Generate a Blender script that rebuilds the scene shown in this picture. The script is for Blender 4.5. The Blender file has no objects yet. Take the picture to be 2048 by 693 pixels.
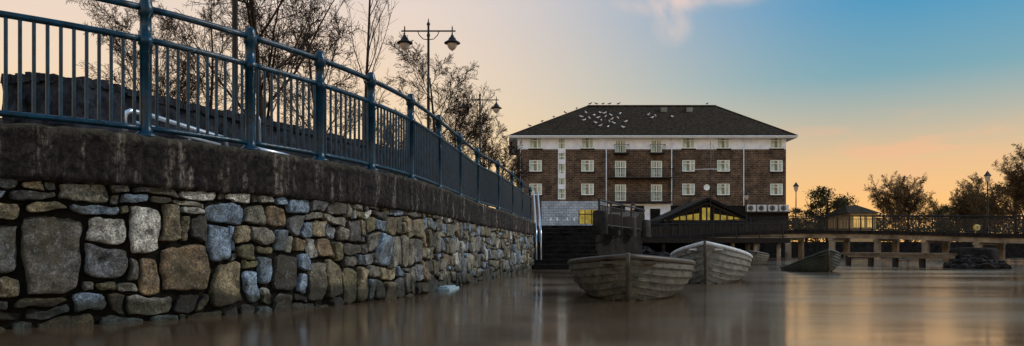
import bpy, math, random, bisect
from mathutils import Vector, Matrix, noise
from mathutils.geometry import tessellate_polygon
random.seed(7)
R=random.random
def U(a,b): return a+(b-a)*random.random()
scene=bpy.context.scene
COL=scene.collection
LZ=1.67; CH=0.63; F=1500.0

# ---------------------------------------------------------------- materials
def nodes_of(m):
    m.use_nodes=True
    nt=m.node_tree
    return nt,nt.nodes,nt.links
def pmat(name,base,rough=0.7,metal=0.0,var=0.25,vs=6.0,bump=0.0,bs=30.0,emit=None,es=0.0,vscale=(1,1,1),spec=0.35,second=None):
    m=bpy.data.materials.new(name); nt,N,Lk=nodes_of(m)
    b=N['Principled BSDF']
    tc=N.new('ShaderNodeTexCoord'); mp=N.new('ShaderNodeMapping'); mp.inputs['Scale'].default_value=vscale
    Lk.new(tc.outputs['Object'],mp.inputs['Vector'])
    nz=N.new('ShaderNodeTexNoise'); nz.inputs['Scale'].default_value=vs; nz.inputs['Detail'].default_value=6; nz.inputs['Roughness'].default_value=0.65
    Lk.new(mp.outputs[0],nz.inputs['Vector'])
    cr=N.new('ShaderNodeValToRGB')
    lo=[c*(1-var) for c in base]; hi=[min(1,c*(1+var)) for c in (second or base)]
    cr.color_ramp.elements[0].position=0.33; cr.color_ramp.elements[1].position=0.67
    cr.color_ramp.elements[0].color=(*lo,1); cr.color_ramp.elements[1].color=(*hi,1)
    Lk.new(nz.outputs['Fac'],cr.inputs['Fac'])
    Lk.new(cr.outputs['Color'],b.inputs['Base Color'])
    b.inputs['Roughness'].default_value=rough; b.inputs['Metallic'].default_value=metal
    b.inputs['Specular IOR Level'].default_value=spec
    if bump>0:
        n2=N.new('ShaderNodeTexNoise'); n2.inputs['Scale'].default_value=bs; n2.inputs['Detail'].default_value=5
        Lk.new(mp.outputs[0],n2.inputs['Vector'])
        bp=N.new('ShaderNodeBump'); bp.inputs['Strength'].default_value=bump; bp.inputs['Distance'].default_value=0.03
        Lk.new(n2.outputs['Fac'],bp.inputs['Height']); Lk.new(bp.outputs[0],b.inputs['Normal'])
    if emit:
        b.inputs['Emission Color'].default_value=(*emit,1)
        mu=N.new('ShaderNodeMath'); mu.operation='MULTIPLY'; mu.inputs[1].default_value=es*2; Lk.new(nz.outputs['Fac'],mu.inputs[0]); Lk.new(mu.outputs[0],b.inputs['Emission Strength'])
    return m

def stone_mat():
    m=bpy.data.materials.new('rubble_stone'); nt,N,Lk=nodes_of(m); b=N['Principled BSDF']
    at=N.new('ShaderNodeAttribute'); at.attribute_name='Col'
    tc=N.new('ShaderNodeTexCoord')
    n1=N.new('ShaderNodeTexNoise'); n1.inputs['Scale'].default_value=8; n1.inputs['Detail'].default_value=10; n1.inputs['Roughness'].default_value=0.76
    n2=N.new('ShaderNodeTexNoise'); n2.inputs['Scale'].default_value=60; n2.inputs['Detail'].default_value=5; n2.inputs['Roughness'].default_value=0.7
    n3=N.new('ShaderNodeTexNoise'); n3.inputs['Scale'].default_value=2.3; n3.inputs['Detail'].default_value=7; n3.inputs['Roughness'].default_value=0.7
    for n in (n1,n2,n3): Lk.new(tc.outputs['Object'],n.inputs['Vector'])
    def ramp(src,p0,c0,p1,c1):
        r=N.new('ShaderNodeValToRGB'); e=r.color_ramp.elements
        e[0].position=p0; e[0].color=(c0,c0,c0,1) if not isinstance(c0,tuple) else (*c0,1)
        e[1].position=p1; e[1].color=(c1,c1,c1,1) if not isinstance(c1,tuple) else (*c1,1)
        Lk.new(src,r.inputs['Fac']); return r.outputs['Color']
    def mul(a,bb,mode='MULTIPLY',f=1.0):
        x=N.new('ShaderNodeMix'); x.data_type='RGBA'; x.blend_type=mode; x.inputs[0].default_value=f
        Lk.new(a,x.inputs[6])
        if isinstance(bb,tuple): x.inputs[7].default_value=(*bb,1)
        else: Lk.new(bb,x.inputs[7])
        return x
    c=mul(at.outputs['Color'],ramp(n1.outputs['Fac'],0.38,0.18,0.62,1.7)).outputs[2]
    c=mul(c,ramp(n2.outputs['Fac'],0.38,0.32,0.62,1.65)).outputs[2]
    x=mul(c,(0.055,0.048,0.018),'MIX'); Lk.new(ramp(n3.outputs['Fac'],0.47,0.0,0.62,0.75),x.inputs[0]); c=x.outputs[2]
    vo=N.new('ShaderNodeTexNoise'); vo.inputs['Scale'].default_value=18; vo.inputs['Detail'].default_value=9; vo.inputs['Roughness'].default_value=0.84
    Lk.new(tc.outputs['Object'],vo.inputs['Vector'])
    x=mul(c,(0.50,0.56,0.60),'MIX'); Lk.new(ramp(vo.outputs['Fac'],0.56,0.0,0.65,0.62),x.inputs[0]); c=x.outputs[2]
    sp=N.new('ShaderNodeSeparateXYZ'); Lk.new(tc.outputs['Object'],sp.inputs[0])
    ad=N.new('ShaderNodeMath'); ad.operation='MULTIPLY_ADD'; Lk.new(n3.outputs['Fac'],ad.inputs[0]); ad.inputs[1].default_value=-0.35; Lk.new(sp.outputs['Z'],ad.inputs[2])
    c=mul(c,ramp(ad.outputs[0],-0.13,(0.20,0.20,0.14),0.10,(1.0,1.0,1.0))).outputs[2]
    Lk.new(c,b.inputs['Base Color']); b.inputs['Roughness'].default_value=0.6; b.inputs['Specular IOR Level'].default_value=0.4
    bp=N.new('ShaderNodeBump'); bp.inputs['Strength'].default_value=1.0; bp.inputs['Distance'].default_value=0.06
    a2=N.new('ShaderNodeMath'); a2.operation='MULTIPLY_ADD'; Lk.new(n2.outputs['Fac'],a2.inputs[0]); a2.inputs[1].default_value=0.30; Lk.new(n1.outputs['Fac'],a2.inputs[2])
    Lk.new(a2.outputs[0],bp.inputs['Height']); Lk.new(bp.outputs[0],b.inputs['Normal'])
    return m

def coping_mat():
    m=bpy.data.materials.new('weathered_concrete'); nt,N,Lk=nodes_of(m); b=N['Principled BSDF']
    tc=N.new('ShaderNodeTexCoord'); mp=N.new('ShaderNodeMapping'); mp.inputs['Scale'].default_value=(6,6,0.7)
    Lk.new(tc.outputs['Object'],mp.inputs[0])
    n1=N.new('ShaderNodeTexNoise'); n1.inputs['Scale'].default_value=1; n1.inputs['Detail'].default_value=9; n1.inputs['Roughness'].default_value=.78; Lk.new(mp.outputs[0],n1.inputs['Vector'])
    n2=N.new('ShaderNodeTexNoise'); n2.inputs['Scale'].default_value=15; n2.inputs['Detail'].default_value=10; n2.inputs['Roughness'].default_value=.8; Lk.new(tc.outputs['Object'],n2.inputs['Vector'])
    r1=N.new('ShaderNodeValToRGB'); e=r1.color_ramp.elements
    e[0].position=.38; e[0].color=(.005,.004,.004,1); e[1].position=.70; e[1].color=(.21,.185,.16,1)
    k=r1.color_ramp.elements.new(.54); k.color=(.020,.017,.015,1)
    Lk.new(n1.outputs['Fac'],r1.inputs[0])
    r2=N.new('ShaderNodeValToRGB'); e=r2.color_ramp.elements
    e[0].position=.42; e[0].color=(.15,.15,.15,1); e[1].position=.61; e[1].color=(3.2,3.1,3.0,1); Lk.new(n2.outputs['Fac'],r2.inputs[0])
    x=N.new('ShaderNodeMix'); x.data_type='RGBA'; x.blend_type='MULTIPLY'; x.inputs[0].default_value=1
    Lk.new(r1.outputs[0],x.inputs[6]); Lk.new(r2.outputs[0],x.inputs[7])
    sp=N.new('ShaderNodeSeparateXYZ'); Lk.new(tc.outputs['Object'],sp.inputs[0])
    ad=N.new('ShaderNodeMath'); ad.operation='MULTIPLY_ADD'; Lk.new(n2.outputs['Fac'],ad.inputs[0]); ad.inputs[1].default_value=.35; Lk.new(sp.outputs['Z'],ad.inputs[2])
    r3=N.new('ShaderNodeMapRange'); r3.inputs[1].default_value=1.77; r3.inputs[2].default_value=1.88; Lk.new(ad.outputs[0],r3.inputs[0])
    y=N.new('ShaderNodeMix'); y.data_type='RGBA'; y.blend_type='MIX'
    mm=N.new('ShaderNodeMath'); mm.operation='MULTIPLY'; mm.inputs[1].default_value=.7; Lk.new(r3.outputs[0],mm.inputs[0]); Lk.new(mm.outputs[0],y.inputs[0])
    Lk.new(x.outputs[2],y.inputs[6]); y.inputs[7].default_value=(.12,.105,.07,1)
    Lk.new(y.outputs[2],b.inputs['Base Color']); b.inputs['Roughness'].default_value=.85; b.inputs['Specular IOR Level'].default_value=.2
    bp=N.new('ShaderNodeBump'); bp.inputs['Strength'].default_value=1; bp.inputs['Distance'].default_value=.07
    Lk.new(n2.outputs['Fac'],bp.inputs['Height']); Lk.new(bp.outputs[0],b.inputs['Normal'])
    return m

def brick_mat(name,c1,c2,mort,scale=1.0,bw=.45,rh=.15,ms=.02,lo=.5,hi=1.5):
    m=bpy.data.materials.new(name); nt,N,Lk=nodes_of(m); b=N['Principled BSDF']
    tc=N.new('ShaderNodeTexCoord'); sp=N.new('ShaderNodeSeparateXYZ'); cb=N.new('ShaderNodeCombineXYZ')
    Lk.new(tc.outputs['Object'],sp.inputs[0])
    ad=N.new('ShaderNodeMath'); ad.operation='ADD'; Lk.new(sp.outputs['X'],ad.inputs[0]); Lk.new(sp.outputs['Y'],ad.inputs[1])
    Lk.new(ad.outputs[0],cb.inputs[0]); Lk.new(sp.outputs['Z'],cb.inputs[1])
    br=N.new('ShaderNodeTexBrick'); br.inputs['Scale'].default_value=scale
    br.inputs['Color1'].default_value=(*c1,1); br.inputs['Color2'].default_value=(*c2,1); br.inputs['Mortar'].default_value=(*mort,1)
    br.inputs['Brick Width'].default_value=bw; br.inputs['Row Height'].default_value=rh; br.inputs['Mortar Size'].default_value=ms
    Lk.new(cb.outputs[0],br.inputs['Vector'])
    nz=N.new('ShaderNodeTexNoise'); nz.inputs['Scale'].default_value=.9; nz.inputs['Detail'].default_value=10; nz.inputs['Roughness'].default_value=.82; Lk.new(tc.outputs['Object'],nz.inputs['Vector'])
    r=N.new('ShaderNodeValToRGB'); e=r.color_ramp.elements; e[0].position=.38; e[0].color=(lo,lo,lo,1); e[1].position=.62; e[1].color=(hi,hi*.97,hi*.93,1); Lk.new(nz.outputs[0],r.inputs[0])
    x=N.new('ShaderNodeMix'); x.data_type='RGBA'; x.blend_type='MULTIPLY'; x.inputs[0].default_value=1
    Lk.new(br.outputs['Color'],x.inputs[6]); Lk.new(r.outputs[0],x.inputs[7]); Lk.new(x.outputs[2],b.inputs['Base Color'])
    b.inputs['Roughness'].default_value=.85; b.inputs['Specular IOR Level'].default_value=.2
    return m

def water_mat():
    m=bpy.data.materials.new('river_water'); nt,N,Lk=nodes_of(m); b=N['Principled BSDF']
    b.inputs['Base Color'].default_value=(.075,.048,.028,1); b.inputs['IOR'].default_value=2.9
    b.inputs['Specular Tint'].default_value=(1.0,.87,.70,1)
    tc=N.new('ShaderNodeTexCoord'); mp=N.new('ShaderNodeMapping'); mp.inputs['Scale'].default_value=(.16,.34,1); mp.inputs['Rotation'].default_value=(0,0,math.radians(-12))
    Lk.new(tc.outputs['Object'],mp.inputs[0])
    n=N.new('ShaderNodeTexNoise'); n.inputs['Scale'].default_value=1.0; n.inputs['Detail'].default_value=4; Lk.new(mp.outputs[0],n.inputs['Vector'])
    r=N.new('ShaderNodeMapRange'); r.inputs[1].default_value=.35; r.inputs[2].default_value=.65; r.inputs[3].default_value=.09; r.inputs[4].default_value=.20
    Lk.new(n.outputs[0],r.inputs[0]); Lk.new(r.outputs[0],b.inputs['Roughness'])
    n2=N.new('ShaderNodeTexNoise'); n2.inputs['Scale'].default_value=2.0; n2.inputs['Detail'].default_value=2; Lk.new(mp.outputs[0],n2.inputs['Vector'])
    bp=N.new('ShaderNodeBump'); bp.inputs['Strength'].default_value=.20; bp.inputs['Distance'].default_value=.05
    Lk.new(n2.outputs[0],bp.inputs['Height']); Lk.new(bp.outputs[0],b.inputs['Normal'])
    return m

M={}
M['stone']=stone_mat(); M['coping']=coping_mat()
M['mortar']=pmat('dark_mortar',(.009,.008,.006),.95,var=.5,vs=12,bump=.6,bs=40,spec=.1)
M['cap']=pmat('dark_capstone',(.020,.022,.028),.9,var=.7,vs=5,bump=.9,bs=12,spec=.15)
M['paint']=pmat('blue_painted_iron',(.002,.028,.052),.30,var=.6,vs=9,bump=.15,bs=60,spec=.30)
M['black']=pmat('black_painted_iron',(.010,.009,.009),.5,var=.2,vs=8,spec=.3)
M['steel']=pmat('galvanised_steel',(.62,.68,.74),.3,metal=.7,var=.12,vs=10)
M['glassy']=pmat('lantern_glass',(.50,.40,.31),.15,var=.1,vs=5)
M['bark']=pmat('tree_bark',(.030,.020,.015),.9,var=.4,vs=14,spec=.2)
M['twig']=pmat('twigs',(.028,.017,.011),.9,var=.3,vs=9,spec=.2)
M['twigwarm']=pmat('warm_twigs',(.085,.052,.022),.9,var=.5,vs=.6,spec=.2)
M['leaf']=pmat('evergreen_leaves',(.048,.046,.016),.8,var=.6,vs=1.0,spec=.2)
M['paving']=pmat('paving',(.10,.09,.08),.9,var=.3,vs=2,bump=.3,bs=20)
M['parapet']=pmat('dark_rubble',(.020,.023,.030),.92,var=.85,vs=6,bump=1.0,bs=9,spec=.15)
M['brick']=brick_mat('brown_brick',(.110,.068,.042),(.052,.034,.023),(.18,.14,.105),1,.60,.22,.026,.35,1.6)
M['white']=pmat('white_render',(.82,.84,.90),.8,var=.14,vs=1.5)
M['greyblock']=brick_mat('grey_blockwork',(.42,.49,.56),(.33,.39,.46),(.18,.20,.23),1,.6,.3,.025,.7,1.3)
M['roof']=pmat('mossy_slate',(.012,.010,.008),.95,var=.7,vs=3.2,second=(.030,.023,.014),bump=.6,bs=6,spec=.10)
M['frame']=pmat('white_window_frame',(.88,.90,.86),.5,var=.05)
M['pane']=pmat('window_glass',(.07,.085,.07),.12,var=.7,vs=1.1,spec=.8)
M['curtain']=pmat('net_curtain',(.46,.54,.44),.8,var=.45,vs=1.3)
M['litglass']=pmat('lit_window',(.20,.16,.04),.5,var=.7,vs=1.6,emit=(1,.72,.10),es=.20)
M['dark']=pmat('dark_recess',(.012,.011,.010),.9,var=.4,vs=1.5,spec=.15)
M['darkwood']=pmat('dark_timber',(.022,.017,.013),.85,var=.5,vs=5,bump=.3,bs=20,spec=.2)
M['tanwood']=pmat('tan_timber',(.13,.095,.062),.8,var=.5,vs=2,bump=.3,bs=14,vscale=(1,1,3),spec=.2)
M['tanconc']=pmat('tan_concrete',(.22,.175,.125),.85,var=.6,vs=.9,bump=.3,bs=8,spec=.2)
M['quaydark']=pmat('dark_quay_stone',(.014,.012,.011),.92,var=.75,vs=2.2,bump=.7,bs=6,spec=.12)
M['stepstone']=pmat('lit_step_and_bollard_stone',(.020,.017,.015),.75,var=.8,vs=3,bump=.7,bs=9,spec=.2)
M['hull']=pmat('weathered_boat_planks',(.072,.064,.044),.6,var=.7,vs=3.0,bump=.4,bs=18,vscale=(1,4,4))
M['hullpale']=pmat('pale_painted_planks',(.125,.122,.105),.55,var=.6,vs=3.0,bump=.3,bs=18,vscale=(1,4,4))
M['hulldark']=pmat('dark_boat_planks',(.030,.036,.026),.6,var=.5,vs=3.0,bump=.2,bs=18,spec=.2)
M['boatin']=pmat('boat_interior',(.028,.021,.015),.8,var=.4,vs=5,spec=.2)
M['rim']=pmat('boat_gunwale',(.045,.034,.023),.55,var=.5,vs=6)
M['rimpale']=pmat('pale_gunwale',(.48,.50,.51),.5,var=.25,vs=6)
M['gull']=pmat('gull_feathers',(.8,.8,.8),.7,var=.1)
M['gulldark']=pmat('dark_feathers',(.05,.045,.04),.8,var=.2)
M['yellow']=pmat('yellow_plastic',(.40,.30,.04),.6,var=.25)
M['cream']=pmat('cream_render',(.45,.32,.16),.85,var=.3)
M['acwhite']=pmat('white_metal_casing',(.62,.62,.60),.5,var=.15)
M['palestone']=pmat('pale_wet_stone',(.30,.40,.44),.5,var=.3,vs=12,bump=.3)

# ---------------------------------------------------------------- mesh builder
class MB:
    def __init__(s): s.v=[]; s.f=[]; s.mi=[]; s.c=[]
    def add(s,vs,fs,mi=0,col=None):
        o=len(s.v); s.v.extend([tuple(v) for v in vs])
        for f in fs:
            s.f.append(tuple(i+o for i in f)); s.mi.append(mi); s.c.append(col)
    def box(s,a,b,mi=0,M4=None):
        x0,y0,z0=a; x1,y1,z1=b
        vs=[Vector(p) for p in [(x0,y0,z0),(x1,y0,z0),(x1,y1,z0),(x0,y1,z0),(x0,y0,z1),(x1,y0,z1),(x1,y1,z1),(x0,y1,z1)]]
        if M4: vs=[M4@v for v in vs]
        s.add(vs,[(0,3,2,1),(4,5,6,7),(0,1,5,4),(1,2,6,5),(2,3,7,6),(3,0,4,7)],mi)
    def beam(s,p,q,w,h,mi=0):
        p=Vector(p); q=Vector(q); d=(q-p); L=d.length; d.normalize()
        up=Vector((0,0,1)) if abs(d.z)<.95 else Vector((0,1,0))
        sx=d.cross(up).normalized(); uz=sx.cross(d)
        vs=[]
        for t in (p,q):
            for a,b in ((-1,-1),(1,-1),(1,1),(-1,1)): vs.append(t+sx*a*w/2+uz*b*h/2)
        s.add(vs,[(0,1,2,3),(7,6,5,4),(0,4,5,1),(1,5,6,2),(2,6,7,3),(3,7,4,0)],mi)
    def tube(s,pts,rad,n=8,mi=0,cap=True):
        pts=[Vector(p) for p in pts]; m=len(pts)
        if not hasattr(rad,'__len__'): rad=[rad]*m
        vs=[]; prev=None
        for i,p in enumerate(pts):
            d=(pts[min(i+1,m-1)]-pts[max(i-1,0)])
            if d.length<1e-9: d=Vector((0,0,1))
            d.normalize()
            if prev is None:
                a=Vector((1,0,0)) if abs(d.x)<.8 else Vector((0,1,0)); a=(a-d*a.dot(d)).normalized()
            else:
                a=prev-d*prev.dot(d)
                a=a.normalized() if a.length>1e-6 else Vector((1,0,0))
            prev=a; b=d.cross(a)
            for k in range(n):
                t=2*math.pi*k/n; vs.append(p+(a*math.cos(t)+b*math.sin(t))*rad[i])
        fs=[]
        for i in range(m-1):
            for k in range(n):
                k2=(k+1)%n; fs.append((i*n+k,i*n+k2,(i+1)*n+k2,(i+1)*n+k))
        if cap and n>2:
            fs.append(tuple(range(n-1,-1,-1))); fs.append(tuple((m-1)*n+k for k in range(n)))
        s.add(vs,fs,mi)
    def lathe(s,prof,c,n=12,mi=0):
        s.tube([(c[0],c[1],c[2]+z) for r,z in prof],[max(r,.001) for r,z in prof],n,mi)
    def finish(s,name,mats,parent=None,smooth=False,base=(0,0,0),label=None):
        me=bpy.data.meshes.new(name)
        b=Vector(base)
        me.from_pydata([tuple(Vector(v)-b) for v in s.v],[],s.f)
        if not isinstance(mats,(list,tuple)): mats=[mats]
        for mm in mats: me.materials.append(mm)
        me.polygons.foreach_set('material_index',s.mi)
        if smooth: me.polygons.foreach_set('use_smooth',[True]*len(s.f))
        if any(c is not None for c in s.c):
            at=me.color_attributes.new('Col','FLOAT_COLOR','CORNER'); arr=[]
            for f,c in zip(s.f,s.c):
                arr.extend([*(c or (1,1,1)),1.0]*len(f))
            at.data.foreach_set('color',arr)
        me.update()
        ob=bpy.data.objects.new(name,me); COL.objects.link(ob)
        if parent: ob.parent=parent
        else: ob.location=b
        if label: ob['label']=label
        return ob
def thing(name,label,cat,loc=(0,0,0),group=None):
    e=bpy.data.objects.new(name,None); e.location=loc; e.empty_display_size=.2; COL.objects.link(e)
    e['label']=label; e['category']=cat
    if group: e['group']=group
    return e
def top(ob,label,cat,group=None):
    ob['label']=label; ob['category']=cat
    if group: ob['group']=group
    return ob
def copy_tree(root,loc,rz=None,scale=None):
    kids={}
    for o in list(bpy.data.objects):
        if o.parent: kids.setdefault(o.parent.name,[]).append(o)
    def rec(o,par):
        c=o.copy(); COL.objects.link(c)
        if par: c.parent=par
        for ch in kids.get(o.name,[]): rec(ch,c)
        return c
    c=rec(root,None); c.location=loc
    if rz is not None: c.rotation_euler=(0,0,rz)
    if scale: c.scale=(scale,)*3
    return c
def PX(x,d): return (x-1024)/F*d
def PZ(y,d): return (504-y)/F*d+CH

# ---------------------------------------------------------------- quay curve
ctrl=[(-10.4,2.0),(-7.9,3.7),(-5.9,5.0),(-4.32,6.05),(-3.37,6.90),(-2.73,7.82),(-2.24,8.74),(-1.84,9.78),(-1.50,11.1),(-1.25,12.8),(-1.03,14.7),(-.78,16.85),(-.36,19.2),(.0,21.8),(.31,24.3),(.65,27.0),(.95,29.4)]
def cat(p0,p1,p2,p3,t):
    return tuple(.5*((2*b)+(-a+c)*t+(2*a-5*b+4*c-d)*t*t+(-a+3*b-3*c+d)*t**3) for a,b,c,d in zip(p0,p1,p2,p3))
dense=[]; knots=[]
for i in range(1,len(ctrl)-2):
    knots.append(len(dense))
    for k in range(24): dense.append(cat(ctrl[i-1],ctrl[i],ctrl[i+1],ctrl[i+2],k/24))
knots.append(len(dense)); dense.append(ctrl[-2])
arc=[0]
for a,b in zip(dense,dense[1:]): arc.append(arc[-1]+math.hypot(b[0]-a[0],b[1]-a[1]))
LT=arc[-1]
def PC(u):
    u=max(0,min(LT-1e-6,u)); i=min(bisect.bisect_right(arc,u)-1,len(dense)-2)
    t=(u-arc[i])/(arc[i+1]-arc[i]); a,b=dense[i],dense[i+1]
    return Vector((a[0]+(b[0]-a[0])*t,a[1]+(b[1]-a[1])*t))
def TC(u):
    d=PC(min(u+.15,LT))-PC(max(u-.15,0)); return d.normalized()
def NC(u):
    t=TC(u); return Vector((t.y,-t.x))
def W(u,off,z):
    p=PC(u)+NC(u)*off; return Vector((p.x,p.y,z))

# ---------------------------------------------------------------- quay wall
quay=thing('quay_wall','rubble stone river wall with dark concrete coping above the water','wall',(0,0,0))
FO=.14
mb=MB()
us=[i*.25 for i in range(int(LT/.25)+1)]+[LT]
vs=[];n=len(us)
for u in us: vs.append(W(u,FO-.055,-.6)); vs.append(W(u,FO-.055,1.25))
mb.add(vs,[(2*i,2*i+2,2*i+3,2*i+1) for i in range(n-1)])
a=W(LT,FO-.055,-.6);b=W(LT,-.6,-.6)
mb.add([a,b,Vector((b.x,b.y,1.25)),Vector((a.x,a.y,1.25))],[(0,1,2,3)])
mb.finish('mortar_backing',M['mortar'],quay)
pal=[((.25,.20,.115),3.8),((.19,.175,.135),4.4),((.19,.26,.34),3.4),((.040,.036,.031),2.6),((.12,.105,.050),3.2),((.40,.39,.34),1.8),((.085,.078,.065),3),((.24,.165,.09),.8),((.16,.165,.17),2.8)]
def pickcol():
    t=U(0,sum(w for _,w in pal))
    for c,w in pal:
        t-=w
        if t<=0: break
    k=U(.75,1.3); return tuple(x*k for x in c)
cw=.088; rows=16; z0=-.18; chh=(1.225-z0)/rows
cols=int(LT/cw)
occ=[[False]*rows for _ in range(cols)]
def warp(u,v):
    a=noise.noise(Vector((u*1.9,v*1.9,3.1)))*.085+noise.noise(Vector((u*5.5,v*5.5,9.1)))*.042
    b=noise.noise(Vector((u*1.9,v*1.9,13.1)))*.075+noise.noise(Vector((u*5.5,v*5.5,19.1)))*.038
    edge=min(1,max(0,(1.225-v)/.12))
    return u+a,v+b*edge
mb=MB()
gN=[-1,-.965,-.88,-.7,-.5,-.3,-.1,.1,.3,.5,.7,.88,.965,1]; gF=[-1,-.93,-.6,-.2,.2,.6,.93,1]
for ci in range(cols):
    ri=0
    while ri<rows:
        if occ[ci][ri]: ri+=1; continue
        fh=0
        while ri+fh<rows and not occ[ci][ri+fh]: fh+=1
        q=R()
        if q<.14: w_,h_=random.choice([(4,6),(5,8),(5,5),(4,8),(4,5),(5,6)])
        elif q<.52: w_,h_=random.choice([(3,3),(4,3),(3,4),(4,4),(4,5),(3,5),(3,4)])
        elif q<.84: w_,h_=random.choice([(2,2),(3,2),(2,3),(3,3),(2,4),(2,4),(2,3),(2,4)])
        else: w_,h_=random.choice([(1,1),(2,1),(2,2),(1,2),(1,1),(1,3)])
        if ri>=rows-2 and h_>2 and q>.3: h_=random.choice([1,2,2])
        h_=min(h_,fh)
        ww=1
        while ww<w_ and ci+ww<cols and all(not occ[ci+ww][ri+k] for k in range(h_)): ww+=1
        for a_ in range(ww):
            for b_ in range(h_): occ[ci+a_][ri+b_]=True
        u0=ci*cw;u1=(ci+ww)*cw;v0=z0+ri*chh;v1=z0+(ri+h_)*chh
        if v1<-.06: ri+=h_; continue
        g=gN if PC(u0).y<13 else gF
        cu_,cv_=(u0+u1)/2,(v0+v1)/2; hw,hh=(u1-u0)/2,(v1-v0)/2
        gap=U(.005,.012); fu=1-gap/hw; fv=1-gap/hh
        rr=U(.02,.13); bulge=U(.022,.044); back=U(-.018,.020); tiltu=U(-.16,.16); tiltv=U(-.16,.16); sd=U(0,100)
        sk=U(-.20,.20); sk2=U(-.18,.18); pw=random.choice([9,14,22])
        cc=[U(0,1)**3*.22 for _ in range(4)]
        vs=[]
        for bb in g:
            for aa in g:
                m_=max(abs(aa),abs(bb)); ck=cc[(1 if aa>0 else 0)+(2 if bb>0 else 0)]
                cut=1-(rr+ck)*(abs(aa*bb))**2.2
                pa=aa*cut*fu*(1-abs(sk)*.5*(1+bb*(1 if sk>0 else -1))); pb=bb*cut*fv*(1-abs(sk2)*.5*(1+aa*(1 if sk2>0 else -1)))
                uu=cu_+pa*hw; vv=cv_+pb*hh
                ed=m_**4
                uu+=noise.noise(Vector((uu*16,vv*16,sd)))*.017*ed; vv+=noise.noise(Vector((uu*16,vv*16,sd+7)))*.017*ed
                uu,vv=warp(uu,vv)
                cre=abs(noise.noise(Vector((uu*5,vv*5,sd)))); cr2=noise.noise(Vector((uu*11,vv*11,sd+3)))
                dep=FO-.02+back+bulge*(1-m_**pw)+tiltu*pa*hw+tiltv*pb*hh-cre*.055*(1-m_**8)+(round(cr2*3)/3)*.012+noise.noise(Vector((uu*26,vv*26,sd)))*.012
                if m_>=.999: dep=FO-.07
                vs.append(W(uu,dep,vv))
        G=len(g)
        fs=[(j*G+i,j*G+i+1,(j+1)*G+i+1,(j+1)*G+i) for j in range(G-1) for i in range(G-1)]
        mb.add(vs,fs,0,pickcol())
        ri+=h_
mb.finish('masonry_facing',M['stone'],quay,smooth=True)
mb=MB(); prof=[(-.55,1.20),(FO-.02,1.20),(FO+.045,1.225),(FO+.055,1.27),(FO+.055,1.32),(FO+.05,1.38),(FO+.052,1.44),(FO+.05,1.50),(FO+.05,1.56),(FO+.055,1.61),(FO+.045,1.655),(FO+.01,1.675),(-.3,1.678),(-.55,1.678)]
us=[i*.05 for i in range(int(LT/.05)+1)]+[LT]; k=len(prof); vs=[]
for u in us:
    for j,(o,z) in enumerate(prof):
        nn=noise.noise(Vector((u*1.3,z*3,1)))*.018+noise.noise(Vector((u*7,z*7,5)))*.018+noise.noise(Vector((u*17,z*17,8)))*.012
        vs.append(W(u,o+(nn if 0<j<12 else 0),z+(nn*.9 if 0<j<12 else 0)))
fs=[(i*k+j,(i+1)*k+j,(i+1)*k+j+1,i*k+j+1) for i in range(len(us)-1) for j in range(k-1)]
fs.append(tuple((len(us)-1)*k+j for j in range(k)))
mb.add(vs,fs); mb.finish('coping',M['coping'],quay,smooth=True)
best=min(range(len(dense)),key=lambda i:abs(dense[i][1]-12.6))
p=W(arc[best],FO+.10,0)
t=TC(arc[best]); n_=NC(arc[best])
M4=Matrix(((t.x,n_.x,0,p.x),(t.y,n_.y,0,p.y),(0,0,1,.0),(0,0,0,1)))
mb=MB(); mb.box((-.40,-.2,-.2),(.40,.08,.035),0,M4); mb.box((-.33,-.2,.035),(.33,.03,.06),0,M4)
o=mb.finish('stone_ledge',M['palestone']); top(o,'pale wet stone ledge at the foot of the river wall','ledge')

# ---------------------------------------------------------------- quay railing
rail=thing('quay_railing','blue painted iron railing with round posts on the river wall','railing')
postu=[arc[k] for k in knots[1:]]
for i,u in enumerate(postu):
    mb=MB(); p=W(u,0,1.67)
    mb.lathe([(.105,.0),(.105,.03),(.085,.045),(.062,.06),(.056,.10),(.052,.12),(.052,.86),(.066,.865),(.066,.93),(.052,.935),(.050,1.12),(.066,1.13),(.068,1.21),(.056,1.235),(.054,1.26),(.042,1.285),(.02,1.30),(.0,1.302)],p,16)
    mb.finish('post',M['paint'],rail,smooth=True)
for i in range(len(postu)-1):
    u0,u1=postu[i],postu[i+1]; mb=MB()
    for z,r in ((1.20,.031),(.91,.029),(.095,.027)):
        mb.tube([W(u0+(u1-u0)*k/6,0,1.67+z) for k in range(7)],r,10)
    nb=max(9,int(round((u1-u0)/.098))-1)
    for k in range(1,nb+1):
        u=u0+(u1-u0)*k/(nb+1)
        mb.tube([W(u,0,1.67+.09),W(u,0,1.67+.90)],.0155,7,cap=False)
    mb.finish('railing_panel',M['paint'],rail,smooth=True)

# ---------------------------------------------------------------- land + water
land=[]
for i in range(int(LT/.5)+1): p=PC(i*.5)-NC(i*.5)*.35; land.append((p.x,p.y))
p=PC(LT)-NC(LT)*.35
land+= [(p.x,p.y),(p.x-.0,29.6),(3.3,29.6),(3.4,33),(6.6,38),(9.4,58),(9.4,64),(20.5,66),(21,78),(300,84),(2500,300),(2500,2500),(-2500,2500),(-2500,-300),(-60,-60)]
mb=MB()
tr=tessellate_polygon([[Vector((x,y,0)) for x,y in land]])
nL=len(land)
def upf(t):
    a,b,c=[Vector((*land[i],0)) for i in t]
    return t if (b-a).cross(c-a).z>0 else (t[0],t[2],t[1])
mb.add([(x,y,LZ) for x,y in land],[upf(t) for t in tr],0)
for i in range(nL):
    a=land[i]; b=land[(i+1)%nL]
    mb.add([(a[0],a[1],-1),(b[0],b[1],-1),(b[0],b[1],LZ),(a[0],a[1],LZ)],[(0,1,2,3)],1)
o=mb.finish('ground',[M['paving'],M['quaydark']]); o['kind']='structure'
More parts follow.
